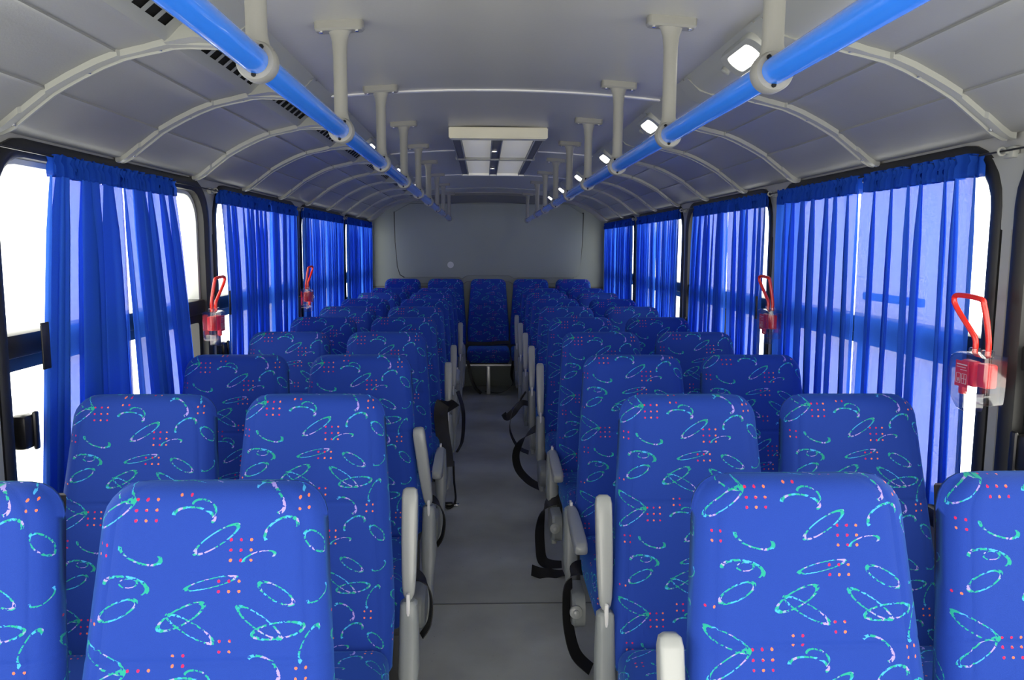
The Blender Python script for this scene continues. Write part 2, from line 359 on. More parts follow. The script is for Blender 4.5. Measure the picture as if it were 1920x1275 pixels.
for s, nm in ((-1, 'left'), (1, 'right')):
    bm = bmesh.new(); P = PIL[s]
    wall_top = 1.74
    for i in range(len(P) - 1):
        a, b_ = P[i], P[i + 1]; g = .035
        lp = loop_yz(a + g, b_ - g, ZB, ZT, .15)
        ot = outer_of(lp, a, b_, 0.0, wall_top)
        loft(bm, [[(s * HW, y, z) for y, z in ot], [(s * HW, y, z) for y, z in lp], [(s * (HW + .075), y, z) for y, z in lp], [(s * (HW + .075), y, z) for y, z in ot]], True, False)
    bx(bm, min(s * HW, s * (HW + .075)), max(s * HW, s * (HW + .075)), P[-1], 8.2, 0, wall_top)
    wl = WALLS[s] = struct(obj('wall_' + nm, bm, M['wall']))
    for i in range(len(P) - 1):                       # pillar covers, narrower below a joint
        pass
    for yp in P[1:-1]:
        b2 = bmesh.new()
        x0, x1 = sorted((s * (HW - .006), s * (HW + .01)))
        rings = [[(s * (HW - .007), yp - hw_, z), (s * (HW - .007), yp + hw_, z), (s * (HW + .002), yp + hw_ + .003, z), (s * (HW + .002), yp - hw_ - .003, z)] for z, hw_ in ((.02, .016), (1.455, .016), (1.457, .022), (1.50, .024), (1.55, .032), (1.60, .055), (1.63, .085))]
        loft(b2, rings); obj('pillar_cover', b2, M['rib'], wl)
    # windows
    for i in range(len(P) - 1):
        a, b_ = P[i] + .035, P[i + 1] - .035
        WN[0] += 1
        f = lambda ins, a=a, b_=b_: loop_yz(a + ins, b_ - ins, ZB + ins, ZT - ins, .15 - ins * .8)
        # black rubber surround
        b2 = bmesh.new(); ring_prof(b2, f, [(-.012, .0), (-.012, .008), (-.004, .014), (.02, .014), (.034, .004), (.036, -.02), (-.0, -.02)], s)
        win = struct(obj('window_%d' % WN[0], b2, M['rubber']))
        b2 = bmesh.new(); ring_prof(b2, f, [(.028, -.02), (.05, -.022), (.052, -.07), (.028, -.07)], s)
        rv = obj('window_reveal', b2, M['reveal'], win)
        gx0, gx1 = sorted((s * (HW + .062), s * (HW + .066)))
        obj('pane', box(gx0, gx1, a + .04, b_ - .04, 1.17, ZT - .04), M['glass'], win, False)
        gx0, gx1 = sorted((s * (HW + .046), s * (HW + .050)))
        obj('pane', box(gx0, gx1, a + .04, b_ - .04, ZB + .04, 1.14), M['glass'], win, False)
        cx0, cx1 = sorted((s * (HW + .004), s * (HW + .07)))
        cb = box(cx0, cx1, a + .03, b_ - .03, 1.128, 1.188, .008); obj('crossbar', cb, M['black'], win)
        # lower sliding sash
        g = lambda ins, a=a, b_=b_: loop_yz(a + .03 + ins, b_ - .03 - ins, ZB + .03 + ins, 1.132 - ins, .012, 2)
        b2 = bmesh.new(); ring_prof(b2, lambda ins: [(y, z) for y, z in g(ins)], [(0, -.02), (.038, -.02), (.038, -.055), (0, -.055)], s)
        obj('sash_frame', b2, M['black'], win)
        st = box(*sorted((s * (HW + .02), s * (HW + .05))), (a + b_) / 2 - .018, (a + b_) / 2 + .018, ZB + .05, 1.135, .004); obj('sash_stile', st, M['black'], win)
        if s > 0 and 0 < i < 3:
            obj('pull_bar', box(HW + .05, HW + .066, (a + b_) / 2 - .30, (a + b_) / 2 + .06, 1.236, 1.262, .004), M['black'], win)
        # little catch on the sash
        yl = a + .07 if s < 0 else b_ - .1
        b2 = bmesh.new(); xa, xb = sorted((s * (HW - .012), s * (HW + .03)))
        bx(b2, xa, xb, yl, yl + .05, .895, .985, .012); bx(b2, *sorted((s * (HW - .02), s * (HW - .008))), yl + .032, yl + .052, .89, .99, .006)
        obj('sash_catch', b2, M['black'], win)

# ------------------------------------------------------------------ rear wall
bm = bmesh.new(); bx(bm, -HW - .02, HW + .02, Y1, Y1 + .06, 0, 2.05)
rw = struct(obj('wall_rear', bm, M['rear'], smooth=False))
# raised middle panel with curved lower corners
out = [(-.955, 1.80), (-.95, 1.45), (-.93, 1.20), (-.905, 1.12), (-.86, 1.092), (-.30, 1.092), (-.275, 1.06), (-.25, 1.04)]
full = [(-.80, 1.845), (-.955, 1.76)] + out[1:6] + [(-.275, 1.075), (-.22, 1.11), (.22, 1.11), (.275, 1.075), (.30, 1.092), (.89, 1.092), (.93, 1.115), (.955, 1.20), (.97, 1.45), (.975, 1.745), (.82, 1.845)]
bm = bmesh.new(); loft(bm, [[(x, Y1 + .001, z) for x, z in full], [(x, Y1 - .010, z) for x, z in full], [(x * .996, Y1 - .014, 1.4 + (z - 1.4) * .99) for x, z in full]])
obj('centre_panel', bm, M['rear'], rw, False)
for sg in (-1, 1):
    bm = bmesh.new(); pth = [(x * (1 if sg < 0 else -1.02), Y1 - .006, z) for x, z in [(-.957, 1.76)] + out[1:5]]
    tube(bm, pth, .007, 8); obj('panel_seam', bm, M['rubber'], rw)
bm = bmesh.new(); tube(bm, [(x, Y1 - .010, z - .06) for x, z in full[5:14]], .003, 6); obj('panel_seam', bm, M['hatchrail'], rw)
bm = bmesh.new(); disc(bm, (-.387, Y1 - .0155, 1.222), (0, -1, 0), .033, .002, 18, False); obj('paint_stain', bm, M['stain'], rw)
bm = bmesh.new(); bx(bm, -.98, -.62, Y1 - .02, Y1, .9, .93); bx(bm, -1.19, -.30, Y1 - .012, Y1, .99, 1.0); bx(bm, .30, 1.19, Y1 - .012, Y1, .99, 1.0); obj('wall_ledge', bm, M['hatchrail'], rw)

# ------------------------------------------------------------------ ceiling
def zc(x): return 1.952 - .085 * x * x
def sheet(xs, y0, y1, th, dz=0.0, nx=14):
    bm = bmesh.new(); xa, xb = xs; top = []; bot = []
    X = [xa + (xb - xa) * i / nx for i in range(nx + 1)]
    r = lambda y: [(x, y, zc(x) + dz) for x in X] + [(x, y, zc(x) + dz + th) for x in reversed(X)]
    loft(bm, [r(y0), r(y1)]); return bm
ceil = struct(obj('ceiling', sheet((-.62, .62), Y0, Y1 + .05, .02, .012), M['void']))
joints = [Y0, 1.10, 2.80, 4.50, 5.98, 7.35, 7.95]
for a, b_ in zip(joints, joints[1:]):
    obj('ceiling_panel', sheet((-.575, .575), a + .004, b_ - .004, .01), M['ceiling'], ceil)
for y in joints[1:]:
    obj('joint_strip', sheet((-.575, .575), y - .010, y + .010, .006, -.005), M['trimstrip'] if y < 6.5 else M['rib'], ceil)
# rear header closing the roof above the back wall
bm = bmesh.new()
X = [-.62 + 1.24 * i / 14 for i in range(15)]
loft(bm, [[(x, Y1 - .13, zc(x) + .005) for x in X] + [(x, Y1 - .13, zc(x) - .028) for x in reversed(X)], [(x, Y1 + .0, zc(x) + .005) for x in X] + [(x, Y1, zc(x) - .095) for x in reversed(X)]])
obj('rear_header', bm, M['hatchrail'], ceil)

# side cove profile (half section, x outward)
COVE = [(.752, 1.874), (.80, 1.862), (.845, 1.853), (.884, 1.843), (.94, 1.821), (1.0, 1.791), (1.05, 1.762), (1.10, 1.724), (1.15, 1.684), (1.178, 1.670), (1.205, 1.668)]
def cove_z(x):
    for (a, za), (b_, zb) in zip(COVE, COVE[1:]):
        if a <= x <= b_: return za + (zb - za) * (x - a) / (b_ - a)
    return COVE[0][1] if x < COVE[0][0] else COVE[-1][1]
def cove_strip(s, xa, xb, y0, y1, dz, th, lip=0):
    xs = [xa] + [x for x, _ in COVE if xa < x < xb] + [xb]; bm = bmesh.new()
    lo = [(x, cove_z(x) + dz) for x in xs]
    if lip: lo[0] = (lo[0][0], lo[0][1] + lip); lo.insert(1, (xs[0] + .012, cove_z(xs[0] + .012) + dz))
    hi = [(x, z + th) for x, z in reversed(lo)]
    r = lambda y: [(s * x, y, z) for x, z in lo + hi]
    loft(bm, [r(y0), r(y1)]); return bm
RIBS = {-1: [-.62, .01, .65, 1.28, 1.91, 2.54, 3.18, 3.82, 4.48, 5.14, 5.80, 6.46, 7.12], 1: [-.66, -.04, .58, 1.21, 1.835, 2.465, 3.08, 3.70, 4.33, 4.97, 5.62, 6.28, 6.95]}
covers = {}
for s, nm in ((-1, 'left'), (1, 'right')):
    cv = struct(obj('trim_%d' % (2 if s < 0 else 3), cove_strip(s, .752, 1.205, Y0, Y1, .022, .01), M['side']))
    R = RIBS[s] + [7.72]
    for i, (a, b_) in enumerate(zip(R, R[1:] )):
        for xa, xb in ((.766, .884), (.884, 1.05), (1.05, 1.19)):
            obj('cove_panel', cove_strip(s, xa + .002, xb + .002, a + .012, b_ - .012, .010, .01, -.005), M['side'], cv)
    # plain end piece in front of the back wall
    obj('cove_end', cove_strip(s, .70, 1.20, 7.73, Y1, -.004, .02), M['wall'], cv)
    # ribs: two ridges with a groove, wider step in the middle
    for y in R[:-1]:
        bm = bmesh.new()
        xs = [.665, .70, .74, .77, .80, .83, .880, .884, .93, .98, 1.02, 1.05, 1.054, 1.08, 1.11, 1.115, 1.15, 1.175, 1.19]
        rings = []
        for x in xs:
            z = cove_z(x) if x > .76 else 1.872 - (0.76 - x) * .02
            wide = .020 if .884 <= x <= 1.05 or 1.115 <= x < 1.16 or .77 <= x <= .80 else .012
            pr = [(-wide - .012, .012), (-wide - .010, -.008), (-.008, -.010), (-.006, -.003), (.008, -.003), (.010, -.010), (.020, -.008), (.024, .012)]
            rings.append([(s * x, y + py, z + pz + .004) for py, pz in pr])
        loft(bm, rings); rib = obj('rib', bm, M['rib'], cv)
        for x in (.69, .80, .965, 1.145):
            b2 = bmesh.new(); z = cove_z(x) if x > .76 else 1.876; disc(b2, (s * x, y + .001, z - .001), (0, 0, -1), .0065, .006, 10); obj('screw', b2, M['chrome'], rib)
    # air duct cover running between ceiling and cove, one piece per bay
    for a, b_ in zip(R, R[1:]):
        n_sl = max(5, int((b_ - a - .16) / .062)); L0 = (a + b_) / 2 - n_sl * .031
        bm = bmesh.new()
        inner = [(.556, 1.935), (.570, 1.922), (.582, 1.900), (.604, 1.880), (.630, 1.868), (.652, 1.866), (.668, 1.872), (.690, 1.888), (.711, 1.905), (.7165, 1.9065)]
        ya, yb = a + .006, b_ - .006
        rows = lambda y, pr: [(s * x, y, z) for x, z in pr]
        loft(bm, [rows(ya, inner), rows(yb, inner)], False)
        # vent strip with open slots
        sx0, sz0, sx1, sz1 = .722, 1.903, .742, 1.886
        loft(bm, [rows(ya, [inner[-1], (sx0, sz0)]), rows(yb, [inner[-1], (sx0, sz0)])], False)
        ycut = [ya]
        for k in range(n_sl): ycut += [L0 + k * .062 + .010, L0 + k * .062 + .052]
        ycut.append(yb)
        for k in range(len(ycut) - 1):
            if k % 2 == 1: continue
            loft(bm, [rows(ycut[k], [(sx0, sz0), (sx1, sz1)]), rows(ycut[k + 1], [(sx0, sz0), (sx1, sz1)])], False)
        tail = [(sx1, sz1), (.749, 1.880), (.758, 1.874), (.768, 1.869)]
        loft(bm, [rows(ya, tail), rows(yb, tail)], False)
        bmesh.ops.remove_doubles(bm, verts=bm.verts, dist=1e-5)
        dcv = obj('duct_cover', bm, M['rib'] if s > 0 else M['rib'], cv)
        b2 = bmesh.new(); loft(b2, [rows(ya, [(.728, 1.908), (.728, 1.932), (.785, 1.932), (.785, 1.884), (.758, 1.884)]), rows(yb, [(.728, 1.908), (.728, 1.932), (.785, 1.932), (.785, 1.884), (.758, 1.884)])])
        obj('duct_inside', b2, M['void'], dcv)
    # gussets that join the duct pieces at each rib
    for y in R[:-1]:
        bm = bmesh.new()
        pr = [(.660, 1.870), (.70, 1.872), (.772, 1.866), (.775, 1.880), (.745, 1.905), (.70, 1.905), (.668, 1.895)]
        h = .045
        loft(bm, [[(s * x, y - h - .03 * (1 if k in (0, 1, 6, 5) else 0), z) for k, (x, z) in enumerate(pr)], [(s * x, y + h * .6, z) for x, z in pr]])
        obj('duct_gusset', bm, M['trimstrip'] if False else M['rib'], cv)
        bm = bmesh.new(); loft(bm, [[(s * .566, y - .055, 1.917), (s * .60, y - .075, 1.876), (s * .648, y - .085, 1.858), (s * .652, y - .08, 1.869), (s * .61, y - .07, 1.89)],
                                    [(s * .566, y + .045, 1.917), (s * .60, y + .05, 1.876), (s * .648, y + .055, 1.858), (s * .652, y + .05, 1.869), (s * .61, y + .05, 1.89)]])
        obj('duct_gusset', bm, M['rib'], cv)

# unseen front bulkhead behind the camera, its opening enlarged to let more daylight in
fh = bmesh.new(); bx(fh, -HW - .07, HW + .07, Y0 - .05, Y0, 1.72, 2.02); bx(fh, -HW - .07, HW + .07, Y0 - .05, Y0, 0, .10); bx(fh, -HW - .07, -HW + .02, Y0 - .05, Y0, .10, 1.72); bx(fh, HW - .02, HW + .07, Y0 - .05, Y0, .10, 1.72)
struct(obj('wall_front', fh, M['wall'], smooth=False))
# roof skin above so no daylight leaks along the ducts
rf = bmesh.new(); bx(rf, -HW - .09, HW + .09, Y0 - .05, Y1 + .06, 2.02, 2.05); bx(rf, -HW - .09, -HW - .06, Y0, Y1 + .06, 1.70, 2.03); bx(rf, HW + .06, HW + .09, Y0, Y1 + .06, 1.70, 2.03)
struct(obj('trim_4', rf, M['wall'], smooth=False))

# ------------------------------------------------------------------ roof hatch
h = empty('roof_hatch', (.0, 3.62, 1.897))
tag(h, 'cream roof hatch unit with two sliding panels between grey channels in the ceiling', 'roof hatch')
def hb(name, m, *a, bev=.004): return obj(name, box(*a, bev), m, h)
bm = bmesh.new()
r_ = lambda y, z0, z1, sh: [(x, y, zc(x) - .0 if z1 is None else z1) for x in (-.235, -.1, .02, .15, .275)] + [(x, y, z0) for x in (.275, .15, .02, -.1, -.235)]
loft(bm, [[(-.205, 0, .050), (.245, 0, .050), (.245, 0, .0), (-.205, 0, .0)], [(-.205, .06, .05), (.245, .06, .05), (.240, .06, -.002), (-.200, .06, -.002)]])
bmesh.ops.bevel(bm, geom=list(bm.edges), offset=.004, segments=2, affect='EDGES')
fr = obj('front_fascia', bm, M['cream'], h)
for x0, x1 in ((-.198, -.150), (-.01, .045), (.19, .238)):
    ch = hb('channel', M['hatchrail'], x0, x1, .055, 1.92, .010, .046, bev=.003)
    b2 = bmesh.new(); 
    for xx in (x0 + .002, x1 - .006): bx(b2, xx, xx + .004, .055, 1.92, .004, .012)
    obj('channel_lip', b2, M['rib'], ch)
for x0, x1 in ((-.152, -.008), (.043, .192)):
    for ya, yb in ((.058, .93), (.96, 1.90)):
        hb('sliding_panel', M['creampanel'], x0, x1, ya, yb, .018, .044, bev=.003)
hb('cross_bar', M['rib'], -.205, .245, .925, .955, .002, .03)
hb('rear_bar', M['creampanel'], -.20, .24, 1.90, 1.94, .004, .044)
for yy in (.50, 1.40): 
    b2 = bmesh.new(); bx(b2, -.006, .024, yy, yy + .05, -.004, .012, .004); obj('catch', b2, M['chrome'], h)

# ------------------------------------------------------------------ lamps on the duct
def lamp(s, y, k, lit, lab):
    o = empty('ceiling_light', (s * .602, y, 1.882)); tag(o, lab, 'light', 'lamps along the ceiling duct')
    ang = math.radians(38) * s
    def place(bm):
        bmesh.ops.rotate(bm, verts=bm.verts, cent=(0, 0, 0), matrix=Matrix.Rotation(ang, 3, 'Y')); return bm
    bm = bmesh.new(); lo = rrect(.040, .125, .03, 4); li = rrect(.026, .085, .022, 4)
    loft(bm, [[(x, yy, .012) for x, yy in lo], [(x, yy, -.006) for x, yy in lo], [(x * .93, yy * .97, -.012) for x, yy in lo], [(x, yy, -.012) for x, yy in li], [(x * .96, yy * .98, -.002) for x, yy in li]], True, False)
    obj('housing', place(bm), M['rib'], o)
    bm = bmesh.new(); li = rrect(.025, .083, .020, 4)
    loft(bm, [[(x, yy, .006) for x, yy in li], [(x, yy, -.008) for x, yy in li], [(x * .85, yy * .93, -.013) for x, yy in li]])
    obj('lens', place(bm), M['lampon'] if lit else M['lampdim'], o)
    bm = bmesh.new(); disc(bm, (0, .16, -.006), (0, 0, -1), .012, .012); obj('screw_cap', place(bm), M['rib'], o)
ordn = ['first', 'second', 'third', 'fourth', 'fifth', 'sixth', 'seventh', 'eighth', 'ninth']
for k, y in enumerate((1.97, 3.08, 4.20, 5.36, 6.52, 7.60)):
    lamp(1, y, k, True, 'lit oblong lamp in the duct on the right, %s from the front' % ordn[k])
for k, y in enumerate((3.85, 5.02, 6.26, 7.45)):
    lamp(-1, y, k, True, 'lit oblong lamp in the duct on the left, %s visible from the front' % ordn[k])

# ------------------------------------------------------------------ handrails
def post_mesh(s, zr, zt):
    bm = bmesh.new(); rings = []
    for t, rx, ry in ((0, .026, .016), (.03, .020, .015), (.10, .0165, .015), (.45, .0165, .014), (.75, .017, .014), (.88, .020, .015), (.95, .026, .016), (1.0, .040, .018)):
        z = zr + .018 + (zt - zr - .030) * t
        rings.append([(rx * math.cos(2 * math.pi * k / 16), ry * math.sin(2 * math.pi * k / 16), z) for k in range(16)])
    loft(bm, rings); return mesh_of(bm, 'bracket', M['post'])
def ring_mesh():
    bm = bmesh.new(); n = 28; rings = []
    for k in range(n):
        a = 2 * math.pi * k / n; c, q = math.cos(a), math.sin(a)
        rings.append([(r * c, y, r * q) for r, y in ((.0205, -.016), (.028, -.016), (.0305, -.010), (.0305, .010), (.028, .016), (.0205, .016))])
    R = loft(bm, rings, True, False)
    for i in range(6):
        j = (i + 1) % 6; bm.faces.new((R[-1][i], R[-1][j], R[0][j], R[0][i]))
    return mesh_of(bm, 'clamp_ring', M['post'])
def plate_mesh():
    bm = bmesh.new(); lo = rrect(.058, .021, .012, 4)
    loft(bm, [[(x * .93, y * .8, -.011) for x, y in lo], [(x, y, -.006) for x, y in lo], [(x, y, .012) for x, y in lo]]); return mesh_of(bm, 'mounting_plate', M['post'])
rm, pm = ring_mesh(), plate_mesh()
smb = bmesh.new(); disc(smb, (0, 0, 0), (0, 0, -1), .005, .005, 10); scm = mesh_of(smb, 'plate_screw', M['chrome'])
dmb = bmesh.new(); disc(dmb, (0, 0, 0), (0, -1, 0), .0035, .006, 8); dkm = mesh_of(dmb, 'clamp_screw', M['void'])
for s, zr, ys, lab in ((-1, 1.687, [.50, 1.243, 1.95, 2.70, 3.45, 4.20, 4.97, 5.85, 6.75, 7.88], 'blue overhead handrail hung from grey brackets left of the aisle'),
                       (1, 1.674, [.50, 1.209, 1.877, 2.59, 3.32, 4.04, 4.80, 5.62, 6.46, 7.88], 'blue overhead handrail hung from grey brackets right of the aisle')):
    hr = empty('handrail', (s * .39, 0, zr)); tag(hr, lab, 'handrail', 'handrails')
    bm = bmesh.new(); tube(bm, [(0, -.6, 0), (0, 7.90, 0)], .0205, 24); obj('rail_tube', bm, M['rail'], hr)
    pst = post_mesh(s, 0, zc(.39) - zr)
    for y in ys:
        b_ = obj('bracket', pst, None, hr); b_.location = (0, y, 0)
        q = obj('clamp_ring', rm, None, b_)
        q = obj('mounting_plate', pm, None, b_); q.location = (0, 0, zc(.39) - zr - .011); q.rotation_euler = (0, s * math.radians(3.5), 0)
        for xx in (-.042, .042):
            q = obj('plate_screw', scm, None, b_); q.location = (xx, -.008, zc(.39) - zr - .023 - s * xx * .06)
        for aa in (math.radians(60 if s < 0 else 120), math.radians(-95)):
            q = obj('clamp_screw', dkm, None, b_); q.location = (.022 * math.cos(aa), -.017, .022 * math.sin(aa))

# ------------------------------------------------------------------ seats
def back_mesh(z0=.36, z1=1.027, lean=.17, th=.085):
    L = math.hypot(z1 - z0, lean); bm = bmesh.new()
    uvl = bm.loops.layers.uv.new('UVMap')
    ux, uy = lean / L, (z1 - z0) / L                 # along-back direction (y,z)
    def ring(t, inset):
        """t: distance from the top along the back"""
        k = t / L
        w = .175 + .037 * min(1, (k * 1.25)) - .006 * max(0, k - .75) * 4
        d = th * (.80 + .35 * min(1, k * 1.6))
        rr = .056
        if t < rr: w -= (rr - math.sqrt(max(0, rr * rr - (rr - t) ** 2))) * .95
        top_in = 0.0
        if t < .035: top_in = .035 - math.sqrt(max(0, .035 ** 2 - (.035 - t) ** 2))
        fr, bk = inset + top_in * .9, top_in * .6
        r = .034
        pts = []
        # front (towards -y) from centre to the right corner, side, back, mirrored
        half = [(0, 0), (w * .35, .0), (w - r - .018, .0), (w - r - .003, .0005), (w - r, .0035), (w - r + .006, .0012), (w - r * .45, r * .30), (w - r * .12, r * .75), (w, r * 1.5),
                (w - .001, d * .62), (w - .010, d - .010), (w - .024, d), (w * .5, d), (0, d)]
        cur = [(x, fr + (d - fr - bk) * (y / d)) for x, y in half]
        full = cur + [(-x, y) for x, y in reversed(cur[1:-1])]
        return full
    ts = [.0, .004, .012, .022, .035, .05, .07, .10, .15, .20, .255, .262, .266, .270, .277, .34, .42, .50, .56, .62, L - .012, L]
    rings = []; us = []
    for t in ts:
        ins = 0.004 if abs(t - .266) < .002 else (.0015 if abs(t - .266) < .006 else 0)
        if t >= L - .001: ins = .012
        full = ring(t, ins)
        oy = -(t) * ux; oz = z1 - t * uy
        # local: x, depth along the back normal
        rings.append([(x, oy + dd * uy, oz - dd * ux * .0 + dd * 0) for x, dd in full])
        acc = [0]; 
        for i in range(1, len(full)): acc.append(acc[-1] + math.hypot(full[i][0] - full[i - 1][0], full[i][1] - full[i - 1][1]))
        us.append(acc + [acc[-1] + math.hypot(full[0][0] - full[-1][0], full[0][1] - full[-1][1])])
    n = len(rings[0]); V = [[bm.verts.new(p) for p in r] for r in rings]
    tv = [ts[i] for i in range(len(ts))]
    for i in range(len(rings) - 1):
        for j in range(n):
            j2 = (j + 1) % n
            f = bm.faces.new((V[i][j], V[i][j2], V[i + 1][j2], V[i + 1][j]))
            # centre the pattern on the front panel
            def uvof(ii, jj):
                A = us[ii][jj]; T = us[ii][-1]
                if jj == n: A = T
                if A > T / 2 + 1e-6: A -= T
                return (A + .186, -tv[ii] + .1)
            j2u = j + 1
            uv = [uvof(i, j), uvof(i, j2u), uvof(i + 1, j2u), uvof(i + 1, j)]
            if j == n // 2: uv = [(a if a > 0 else a + us[i][-1], b_) for a, b_ in uv]
            if j2u == n: uv = [(.186 if k_ in (1, 2) else uv[k_][0], uv[k_][1]) for k_ in range(4)]
            for l, c in zip(f.loops, uv): l[uvl].uv = c
    cap = bm.faces.new(V[0]);
    for l in cap.loops: l[uvl].uv = (l.vert.co.x + .186, .1 + l.vert.co.y)
    cap = bm.faces.new(V[-1][::-1])
    bmesh.ops.recalc_face_normals(bm, faces=bm.faces)
    me = bpy.data.meshes.new('backrest'); bm.to_mesh(me); bm.free(); me.materials.append(M['fabric'])
    me.polygons.foreach_set('use_smooth', [True] * len(me.polygons))
    return me
def cushion_mesh(zt=.435, zb=.31, y0=-.60, y1=-.155):
    bm = bmesh.new(); uvl = bm.loops.layers.uv.new('UVMap')
    bx(bm, -.207, .207, y0, y1, zb, zt, .035, 4)
    for v in bm.verts:                                # gentle crown
        if v.co.z > zt - .03: v.co.z += .012 * math.cos(v.co.x / .211 * math.pi / 2)
        if v.co.z > zt - .02 and v.co.y < y0 + .12: v.co.z += .006
    bmesh.ops.recalc_face_normals(bm, faces=bm.faces)
    for f in bm.faces:
        nn = f.normal
        for l in f.loops:
            c = l.vert.co
            l[uvl].uv = (c.x + .19, c.y) if abs(nn.z) > .6 else ((c.x + .19, c.z + y0 - zt) if abs(nn.y) > .6 else (c.y, c.z))
    me = bpy.data.meshes.new('cushion'); bm.to_mesh(me); bm.free(); me.materials.append(M['fabric'])
    me.polygons.foreach_set('use_smooth', [True] * len(me.polygons)); return me
BACK = back_mesh(); CUSH = cushion_mesh()
BACKB = back_mesh(.43, 1.086, .10, .085); CUSHB = cushion_mesh(.425, .30, -.49, -.10)
def shell_mesh(z0, z1, lean, off):
    bm = bmesh.new(); rings = []
    for t in (0, .1, .5, .9, 1.0):
        z = z1 - .05 - (z1 - z0 - .07) * t; y = -(lean) * (z1 - z) / (z1 - z0) + off
        w = .155 + .035 * t; d = .012 if t in (0, 1.0) else .02
        rings.append([(-w, y, z), (w, y, z), (w - .01, y + d, z), (-w + .01, y + d, z)])
    loft(bm, rings); return mesh_of(bm, 'back_shell', M['backshell'])
SHELL = shell_mesh(.36, 1.04, .17, .096); SHELLB = shell_mesh(.43, 1.086, .10, .094)
def frame_mesh(y0, y1, zt):
    bm = bmesh.new()
    for xx in (-.19, .16): bx(bm, xx, xx + .03, y0 + .03, y1 + .06, zt - .03, zt, .004)
    bx(bm, -.19, .19, y0 + .02, y0 + .05, zt - .03, zt, .004); bx(bm, -.19, .19, y1 - .0, y1 + .03, zt - .03, zt, .004)
    return mesh_of(bm, 'seat_frame', M['frame'])
FRAME = frame_mesh(-.58, -.16, .312); FRAMEB = frame_mesh(-.47, -.12, .302)
def leg_mesh(): return mesh_of(box(-.02, .02, -.02, .02, 0, .285, .004), 'leg', M['frame'])
LEG = leg_mesh()
# aisle arm: built for an aisle on the +x side, mirrored copies for the other
def arm_mesh(s):
    bm = bmesh.new(); rings = []
    # along +z when raised; local origin at the pivot
    for z, hw_, y0, y1 in ((.0, .008, -.006, .006), (.012, .014, -.012, .010), (.03, .0165, -.016, .014), (.07, .0185, -.019, .018), (.14, .020, -.021, .020), (.22, .0205, -.021, .021), (.262, .0205, -.020, .020), (.278, .018, -.015, .016), (.284, .011, -.008, .009)):
        r = rrect(hw_, (y1 - y0) / 2, min(.008, hw_ * .5), 3); cy = (y0 + y1) / 2
        rings.append([(x, y + cy, z) for x, y in r])
    loft(bm, rings); 
    # ridge edges at both sides of the front face
    return mesh_of(bm, 'armrest', M['arm'])
def hinge_mesh():
    bm = bmesh.new(); bx(bm, -.005, .005, -.024, -.014, -.045, .022, .003); bx(bm, -.004, .004, -.012, .010, -.02, .02, .002); return mesh_of(bm, 'hinge', M['trimstrip'])
def shield_mesh():
    bm = bmesh.new(); rings = []
    for y, z, hx, hy in ((0, .012, .014, .014), (0, .004, .022, .021), (.0, -.03, .0235, .025), (-.004, -.10, .025, .030), (-.016, -.17, .026, .034), (-.036, -.235, .019, .032), (-.065, -.29, .018, .040), (-.10, -.335, .016, .045), (-.115, -.36, .012, .035)):
        rings.append([(a, y + b_, z) for a, b_ in rrect(hx, hy, min(hx, hy) * .6, 4)])
    loft(bm, rings); return mesh_of(bm, 'side_shield', M['shield'])
def hub_mesh():
    bm = bmesh.new(); lo = rrect(.075, .055, .045, 5)
    loft(bm, [[(.016, a, b_) for a, b_ in lo], [(-.012, a, b_) for a, b_ in lo], [(-.020, a * .9, b_ * .88) for a, b_ in lo]])
    return bm
ARM = arm_mesh(1); HINGE = hinge_mesh(); SHIELD = shield_mesh()
HUB = {1: None, -1: None}
for s in (1, -1):
    bm = bmesh.new(); lo = rrect(.085, .058, .045, 5)
    loft(bm, [[(-s * .02, a, b_) for a, b_ in lo], [(s * .012, a, b_) for a, b_ in lo], [(s * .022, a * .9, b_ * .88) for a, b_ in lo]])
    HUB[s] = mesh_of(bm, 'recliner_cover', M['shield'])
kb = bmesh.new(); disc(kb, (0, 0, 0), (0, -1, .2), .021, .014, 18); disc(kb, (0, -.008, 0), (0, -1, .2), .011, .012, 14); KNOB = mesh_of(kb, 'recliner_knob', M['arm'])
lb = bmesh.new(); lo = rrect(.022, .022, .021, 5); loft(lb, [[(-.012, a, b_) for a, b_ in lo], [(.012, a, b_) for a, b_ in lo]]); 
ROW = ['front', 'second', 'third', 'fourth', 'fifth', 'sixth', 'seventh', 'eighth', 'ninth']
def seat(x, ytop, side, aisle, label, group, arm=None, tilt=0.0, bench=False, rec=0.0):
    t = empty('bus_seat', (x, ytop, 0)); tag(t, label, 'seat', group)
    b_ = obj('backrest', BACKB if bench else BACK, None, t)
    sh = obj('back_shell', SHELLB if bench else SHELL, None, t)
    obj('cushion', CUSHB if bench else CUSH, None, t)
    obj('seat_frame', FRAMEB if bench else FRAME, None, t)
    for xx in ((-.15, .15)):
        if bench: continue
        l = obj('leg', LEG, None, t); l.location = (xx, -.36, 0)
    if aisle:
        s = -side; ax = s * (.242 if side < 0 else .227); fy = 0 if side < 0 else -.06
        px, py, pz = ax, -.045 + fy + (.03 if arm == 'down' else 0), .505
        a = obj('armrest', ARM, None, t); a.location = (px, py, pz)
        tl = math.radians(14) if arm == 'up' else (math.radians(-97) if arm == 'down' else math.radians(-4))
        a.rotation_euler = (-tl, tilt, 0)
        if arm == 'down': a.scale = (1.05, 1, 1.12)
        hg = obj('hinge', HINGE, None, t); hg.location = (px, py, pz)
        sd = obj('side_shield', SHIELD, None, t); sd.location = (px, py, pz - .014)
        hb_ = obj('recliner_cover', HUB[s], None, t); hb_.location = (s * .222, -.235, .225)
        if side < 0 or arm != 'down': return t
        kn = obj('recliner_knob', KNOB, None, hb_); kn.location = (s * .012, -.092, .012)
    return t
A_C, W_C = .478, .906
